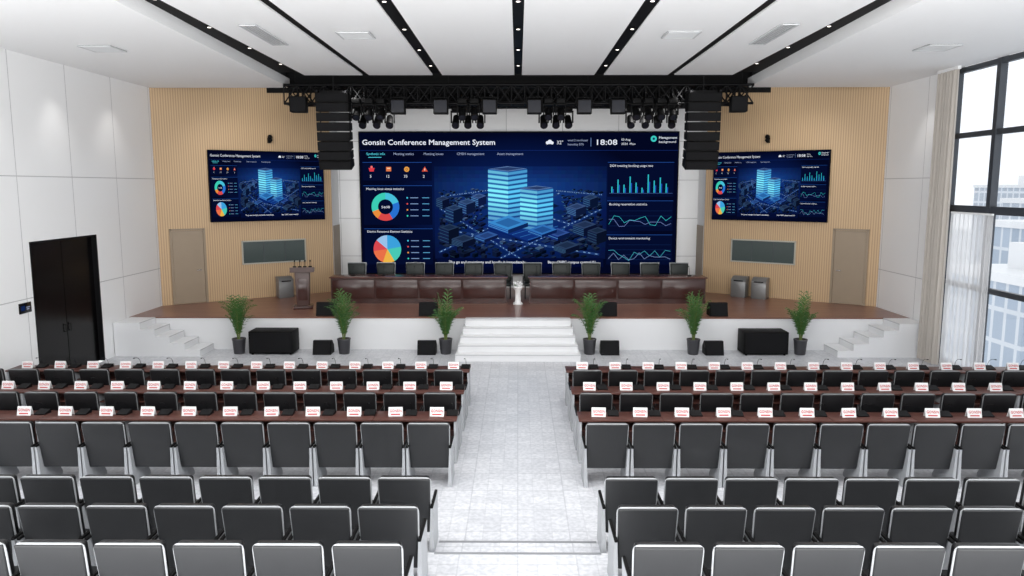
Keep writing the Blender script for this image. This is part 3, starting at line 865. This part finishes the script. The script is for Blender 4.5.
for j, h in enumerate((6,13,8,16,10,5,18,12,15,9)):
    u = 611+j*6
    ch.rect(u, 190-h, u+1.1, 190, (50,190,205)); ch.rect(u+1.5, 190-h*.6, u+2.4, 190, (30,90,190))
ch.line([(609,190.5),(672,190.5)], .3, (70,100,160))
def zig(v, seed, c_, amp=12):
    rr = random.Random(seed); ch.line([(609+i*5.2, v-rr.uniform(0,amp)) for i in range(13)], .35, c_)
for v in (208,213,218,223,242,247,252,257): ch.line([(609,v),(672,v)], .2, (26,50,100))
zig(223,1,(60,195,205)); zig(224,2,(120,140,200),8); zig(258,6,(70,180,200),13); zig(258,8,(130,150,205),8)
ch.rect(436, 255.5, 604, 264.5, (5,13,48))
ch.arc(652, 137, 0, 3.0, 0, 360, (60,200,190)); ch.arc(652, 137, 0, 1.2, 0, 360, (14,50,90))
ch.arc(547, 140.9, 0, 1.6, 0, 360, WH); ch.arc(549.4, 140.0, 0, 2.1, 0, 360, WH); ch.arc(551.6, 141, 0, 1.5, 0, 360, WH)
ch.line([(360,148.3),(677,148.3)], .3, (22,50,120))
ch.rect(369, 154.8, 382, 155.3, CY)

def title(bold):
    tt = Canvas(.107)
    tt.text('Gonsin Conference Management System', 363, 142.8, 132, WH, 7.2, bold)
    return tt.mesh('title_text', False)
sm = Canvas(.107)
G1 = (160,172,204)
sm.text('Synthetic info', 367, 152.8, None, CY, 3.4)
sm.text('Meeting statics', 394, 152.8, None, G1, 3.4)
sm.text('Meeting issues', 424, 152.8, None, G1, 3.4)
sm.text('CMSH management', 457, 152.8, None, G1, 3.4)
sm.text('Asset management', 497, 152.8, None, G1, 3.4)
sm.text('32\u00b0', 556, 142.3, None, WH, 5)
sm.text('wind 2 northeast', 567, 139.4, 20, G1, 2.8); sm.text('humidity 57%', 567, 143.4, 16, G1, 2.8)
sm.line([(590,136),(590,144.5)], .4, (120,150,210))
sm.text('18:08', 594, 142.9, 22, WH, 7.4, .08)
sm.text('03 Aug', 620, 138.8, 9, WH, 3.0); sm.text('2024  Mon', 620, 143.0, 14, WH, 3.0)
sm.text('Management', 657, 137.0, 18, WH, 3.3, .03); sm.text('background', 657, 141.0, 17, WH, 3.2)
for i, (u, t) in enumerate(((370,'5'),(386,'12'),(404,'33'),(423,'2'))): sm.text(t, u, 175, None, WH, 3.8)
sm.text('Meeting issue status statistics', 366, 187.2, None, WH, 3.2)
sm.text('Device Resource Element Statistics', 366, 229.8, None, WH, 3.2)
sm.text('5608', 380.8, 205.4, 8.6, WH, 3.4)
sm.text('2024 meeting booking usage rate', 609, 164.4, None, WH, 3.2)
sm.text('Booking reservation statistics', 609, 202.4, None, WH, 3.2)
sm.text('Device environment monitoring', 609, 236.4, None, WH, 3.2)
sm.text('The go and investigate and handle it immediately.', 448, 260.8, 78, WH, 3.7, .03)
sm.text('Base: CNPC campus control 01', 548, 260.8, 48, WH, 3.7, .03)
smm = sm.mesh('small_text', False)
cm = city.mesh('city_picture', False); tm2 = tw.mesh('tower_picture', False); cm2 = ch.mesh('charts', False)
def screen_parts(tmesh):
    return [('screen_frame', bez), ('display_panel', disp), ('city_picture', cm, {'on': 1}), ('tower_picture', tm2, {'on': 1}),
      ('charts', cm2, {'on': 1}), ('title_text', tmesh, {'on': 1}), ('small_text', smm, {'on': 1})]
thing('led_screen', screen_parts(title(.11)), (0.02, 26.05, 3.80), 0, 'huge wide display on the white stage wall showing blue dashboard', 'screen')
SP = screen_parts(title(0))
for P, sg in ((PL, 1), (PR, -1)):
    x, y = P(3.26, .12)
    thing('side_screen', SP, (x, y, 4.39), A*sg, 'smaller display on slatted wall repeating the blue dashboard', 'screen', 'side displays', (3.56/10.75, .8, 2.12/4.76))

# ---------------------------------------------------------------- rigging
def truss(L, y, z, s=.5):
    ps = []
    ch_ = MB().cyl((-L/2,0,0),(L/2,0,0),.036,.036,M_blackmetal,10).mesh('chord')
    for a in (-s/2, s/2):
        for b in (-s/2, s/2): ps.append(('chord', ch_, {'loc': (0,a,b)}))
    br = MB(); nseg = int(L/.36)
    for i in range(nseg):
        x0 = -L/2+i*L/nseg; x1 = x0+L/nseg
        for a in (-s/2, s/2):
            br.cyl((x0,a,-s/2),(x1,a,s/2),.02,.02,M_blackmetal,6)
            br.cyl((x0,a,s/2),(x1,a,-s/2),.02,.02,M_blackmetal,6)
            br.cyl((x0,-a,a),(x1,a,a),.02,.02,M_blackmetal,6)
        for b in (-s/2, s/2): br.cyl((x0,-s/2,b),(x0,s/2,b),.02,.02,M_blackmetal,6)
        for a in (-s/2, s/2): br.cyl((x0,a,-s/2),(x0,a,s/2),.02,.02,M_blackmetal,6)
    ps.append(('bracing', br.mesh('bracing')))
    hz = MB().cyl((0,0,s/2),(0,0,7.8-z),.012,.012,M_blackmetal,6).mesh('hanging_cable')
    for X in (-6.2 if L > 12.5 else -5, -L*.15, L*.15, 6.2 if L > 12.5 else 5): ps.append(('hanging_cable', hz, {'loc': (X,0,0)}))
    thing('lighting_truss', ps, (0, y, z), 0, 'black box truss hung from the ceiling above the stage', 'truss', 'lighting trusses above the stage')
truss(12.9, 21.65, 6.90)
truss(11.6, 22.95, 7.10)
truss(11.6, 24.3, 7.10)
lg1 = mat('lamp_glass',(30,32,40),.2, spec=.2)
mh = [('lamp_base', MB().bb(-.12,.12,-.12,.12,-.14,0,M_black,.02,2).cyl((0,0,0),(0,0,.06),.03,.03,M_black,8).mesh('lamp_base')),
      ('yoke', MB().bb(-.15,.15,-.06,.06,-.19,-.14,M_black,.01,2).bb(-.15,-.115,-.05,.05,-.45,-.18,M_black,.01,2).bb(.115,.15,-.05,.05,-.45,-.18,M_black,.01,2).mesh('yoke')),
      ('lamp_head', MB().cyl((0,.11,-.30),(0,-.12,-.52),.09,.112,M_black,16).mesh('lamp_head')),
      ('lens', MB().cyl((0,-.121,-.521),(0,-.13,-.53),.085,.08,lg1,14).mesh('lens'), {'on': 2})]
par = [('lamp_housing', MB().bb(-.20,.20,-.12,.12,-.46,-.06,M_black,.02,2).mesh('lamp_housing')), ('bracket', MB().b(-.225,-.205,-.02,.02,-.25,0,M_black).b(.205,.225,-.02,.02,-.25,0,M_black).b(-.225,.225,-.02,.02,-.02,.0,M_black).mesh('bracket')),
       ('lens', MB().b(-.17,.17,-.13,-.12,-.42,-.10,lg1).mesh('lens'))]
def X_(px, d): return (px-518)/760*d
for px in (359, 371, 383, 463, 475, 548, 560, 634, 646, 658, 670):
    thing('moving_head_light', mh, (X_(px,21.1), 21.2, 6.76), random.uniform(-.1,.1), 'black moving head stage light hanging from truss', 'stage light', 'moving lights on the truss')
for px in (400, 442, 490, 534, 583, 616):
    thing('stage_floodlight', par, (X_(px,21.1), 21.22, 6.80), 0, 'black box floodlight clamped under the truss', 'stage light', 'floodlights on the truss')
for px in (366, 380, 392, 457, 469, 481, 543, 555, 567, 628, 642, 654, 668):
    thing('moving_head_light', mh, (X_(px,22.7), 22.7, 6.74), random.uniform(-.1,.1), 'black moving head stage light hanging from truss', 'stage light', 'moving lights on the truss', (1,1,1.15))
cabm = MB().prism_x([(-.22,-.118),(.20,-.098),(.20,.098),(-.22,.118)], -.44, .44, M_black).b(-.40,.40,-.235,-.22,-.09,.09,M_speakergrille).mesh('speaker_cabinet')
la = [('rigging_frame', MB().b(-.44,-.38,-.2,.2,-.03,.03,M_blackmetal).b(.38,.44,-.2,.2,-.03,.03,M_blackmetal).b(-.44,.44,-.03,.03,-.03,.03,M_blackmetal).cyl((0,0,.03),(0,0,.42),.02,.02,M_blackmetal,8).b(-.42,-.39,.10,.14,-1.2,0,M_blackmetal).b(.39,.42,.10,.14,-1.2,0,M_blackmetal).mesh('rigging_frame'))]
yy, zz, an = 0, -.04, 0
for i in range(8):
    a = [0,.02,.05,.08,.12,.17,.22,.28][i]
    zz -= .126*math.cos(a)
    la.append(('speaker_cabinet', cabm, {'loc': (0, yy, zz), 'rot': (a,0,0)}))
    zz -= .126*math.cos(a); yy += .25*math.sin(a)
for sg in (-1, 1):
    thing('line_array_speaker', la, (sg*5.0, 21.06, 6.92), 0, 'tall black hanging line array loudspeaker column', 'speaker', 'hanging line arrays')
    thing('hanging_speaker', [('cabinet', MB().bb(-.22,.22,-.18,.18,-.42,0,M_black,.02,2).mesh('cabinet')), ('grille', MB().b(-.19,.19,-.19,-.18,-.39,-.03,M_speakergrille).mesh('grille')), ('bracket', MB().cyl((0,0,0),(0,0,.13),.02,.02,M_black,8).mesh('bracket'))],
          (sg*5.97, 21.12, 6.80), sg*-.1, 'small black box loudspeaker hanging from the truss end', 'speaker', 'hanging box speakers')

# ---------------------------------------------------------------- curtains
def cloth(y0, y1, z0, z1, amp, freq, m, th=.0):
    c_ = MB(); n_ = 80
    vs = []
    for z, q in ((z1, .7), ((z0+z1)/2, 1.0), (z0, 1.15)):
        for i in range(n_+1):
            t = i/n_
            vs.append((amp*q*math.sin(t*freq*6.283)+.3*amp*math.sin(t*freq*2.7*6.283), y0+(y1-y0)*t, z))
    fs = []
    for r_ in range(2):
        for i in range(n_): fs.append((r_*(n_+1)+i, r_*(n_+1)+i+1, (r_+1)*(n_+1)+i+1, (r_+1)*(n_+1)+i))
    c_.add(vs, fs, m, True)
    return c_
thing('curtain', [('fabric', cloth(18.35, 19.15, .03, 7.1, .06, 6, M_drape).mesh('fabric')), ('curtain_rail', MB().b(-.04,.04,18.3,19.18,7.1,7.17,M_plain).mesh('curtain_rail'))], (WX-.22, 0, 0), 0, 'beige floor-length drape gathered beside the tall window', 'curtain')
thing('sheer_curtain', [('fabric', cloth(16.75, 18.35, .03, 3.75, .035, 9, M_sheer).mesh('fabric')), ('curtain_rail', MB().b(-.02,.02,16.75,18.35,3.75,3.79,M_plain).mesh('curtain_rail'))], (WX-.12, 0, 0), 0, 'white translucent sheer curtain hanging across lower window panes', 'curtain')

# ---------------------------------------------------------------- outside
M_f1 = facade_mat('haze_tinted_glass_facade', (170,184,200), (210,216,222), 2.2, 3.6)  # distance haze is put into the pale facade colours
M_f2 = facade_mat('haze_tinted_grey_facade', (182,191,202), (218,222,227), 3.0, 3.4)
M_gnd = mat('haze_tinted_city_ground', (200,204,208), .9, scale=.05)  # ground colour lightened the same way for haze
gnd = mko('ground', MB().b(15, 700, -50, 900, -46, -45, M_gnd).mesh('ground')); gnd['kind'] = 'structure'
blds = [(60,86,-6,14,14,M_f1),(86,117,-2,18,18,M_f1),(62,112,-16,14,14,M_f2),(112,152,1,20,20,M_f2),(144,182,-4,24,20,M_f1),(48,60,-26,12,12,M_f2),(172,250,4,30,30,M_f2),(43,82,-22,10,10,M_f1)]
for (bx, by, top, wx, wy, m_) in blds:
    base = MB().b(-wx/2, wx/2, -wy/2, wy/2, 0, top+45, m_).mesh('tower_facade')
    roof = MB().b(-wx/2-.3, wx/2+.3, -wy/2-.3, wy/2+.3, top+45, top+46, M_plain).b(-wx/5, wx/5, -wy/5, wy/5, top+46, top+49, M_plain).mesh('roof_parapet')
    thing('office_tower', [('tower_facade', base), ('roof_parapet', roof)], (bx, by, -45), 0, 'glass office tower outside the window, haze in its pale colour', 'building', 'city buildings outside')

# ---------------------------------------------------------------- lights
wld = bpy.data.worlds.new('world'); scene.world = wld; wld.use_nodes = True
nt = wld.node_tree; bgn = nt.nodes['Background']
bgn.inputs[0].default_value = (0.95, 0.97, 1.0, 1); bgn.inputs[1].default_value = 1.35
def area(loc, sx, sy, power, target, color=(1,.985,.96)):
    l = bpy.data.lights.new('area', 'AREA'); l.shape = 'RECTANGLE'; l.size = sx; l.size_y = sy; l.energy = power; l.color = color
    o = bpy.data.objects.new('added_fill_light', l); COL.objects.link(o); o.location = loc  # added fill lamp, not a fitting of the room
    o.rotation_euler = (Vector(target)-Vector(loc)).to_track_quat('-Z', 'Y').to_euler()
area((0, 7.5, 7.0), 14, 3.5, 180, (0, 13, 0))  # added fill under the ceiling, out of view
area((0, 3.5, 6.5), 16, 3.0, 640, (0, 20, 5))  # added fill, out of view, aimed towards the stage
area((0, 2.6, 1.2), 19, 2.4, 2200, (0, 6.0, 8.0))  # added low uplight, out of view, to brighten the ceiling
for X in (-8, -4.6, 4.6, 8):
    spot((X, 21.0, 7.05), 140, 120, 1, (X*.95, 24, 2.5))
for X in (-3.5, 0, 3.5):
    spot((X, 22.5, 6.6), 80, 130, 1, (X, 23.5, .9))
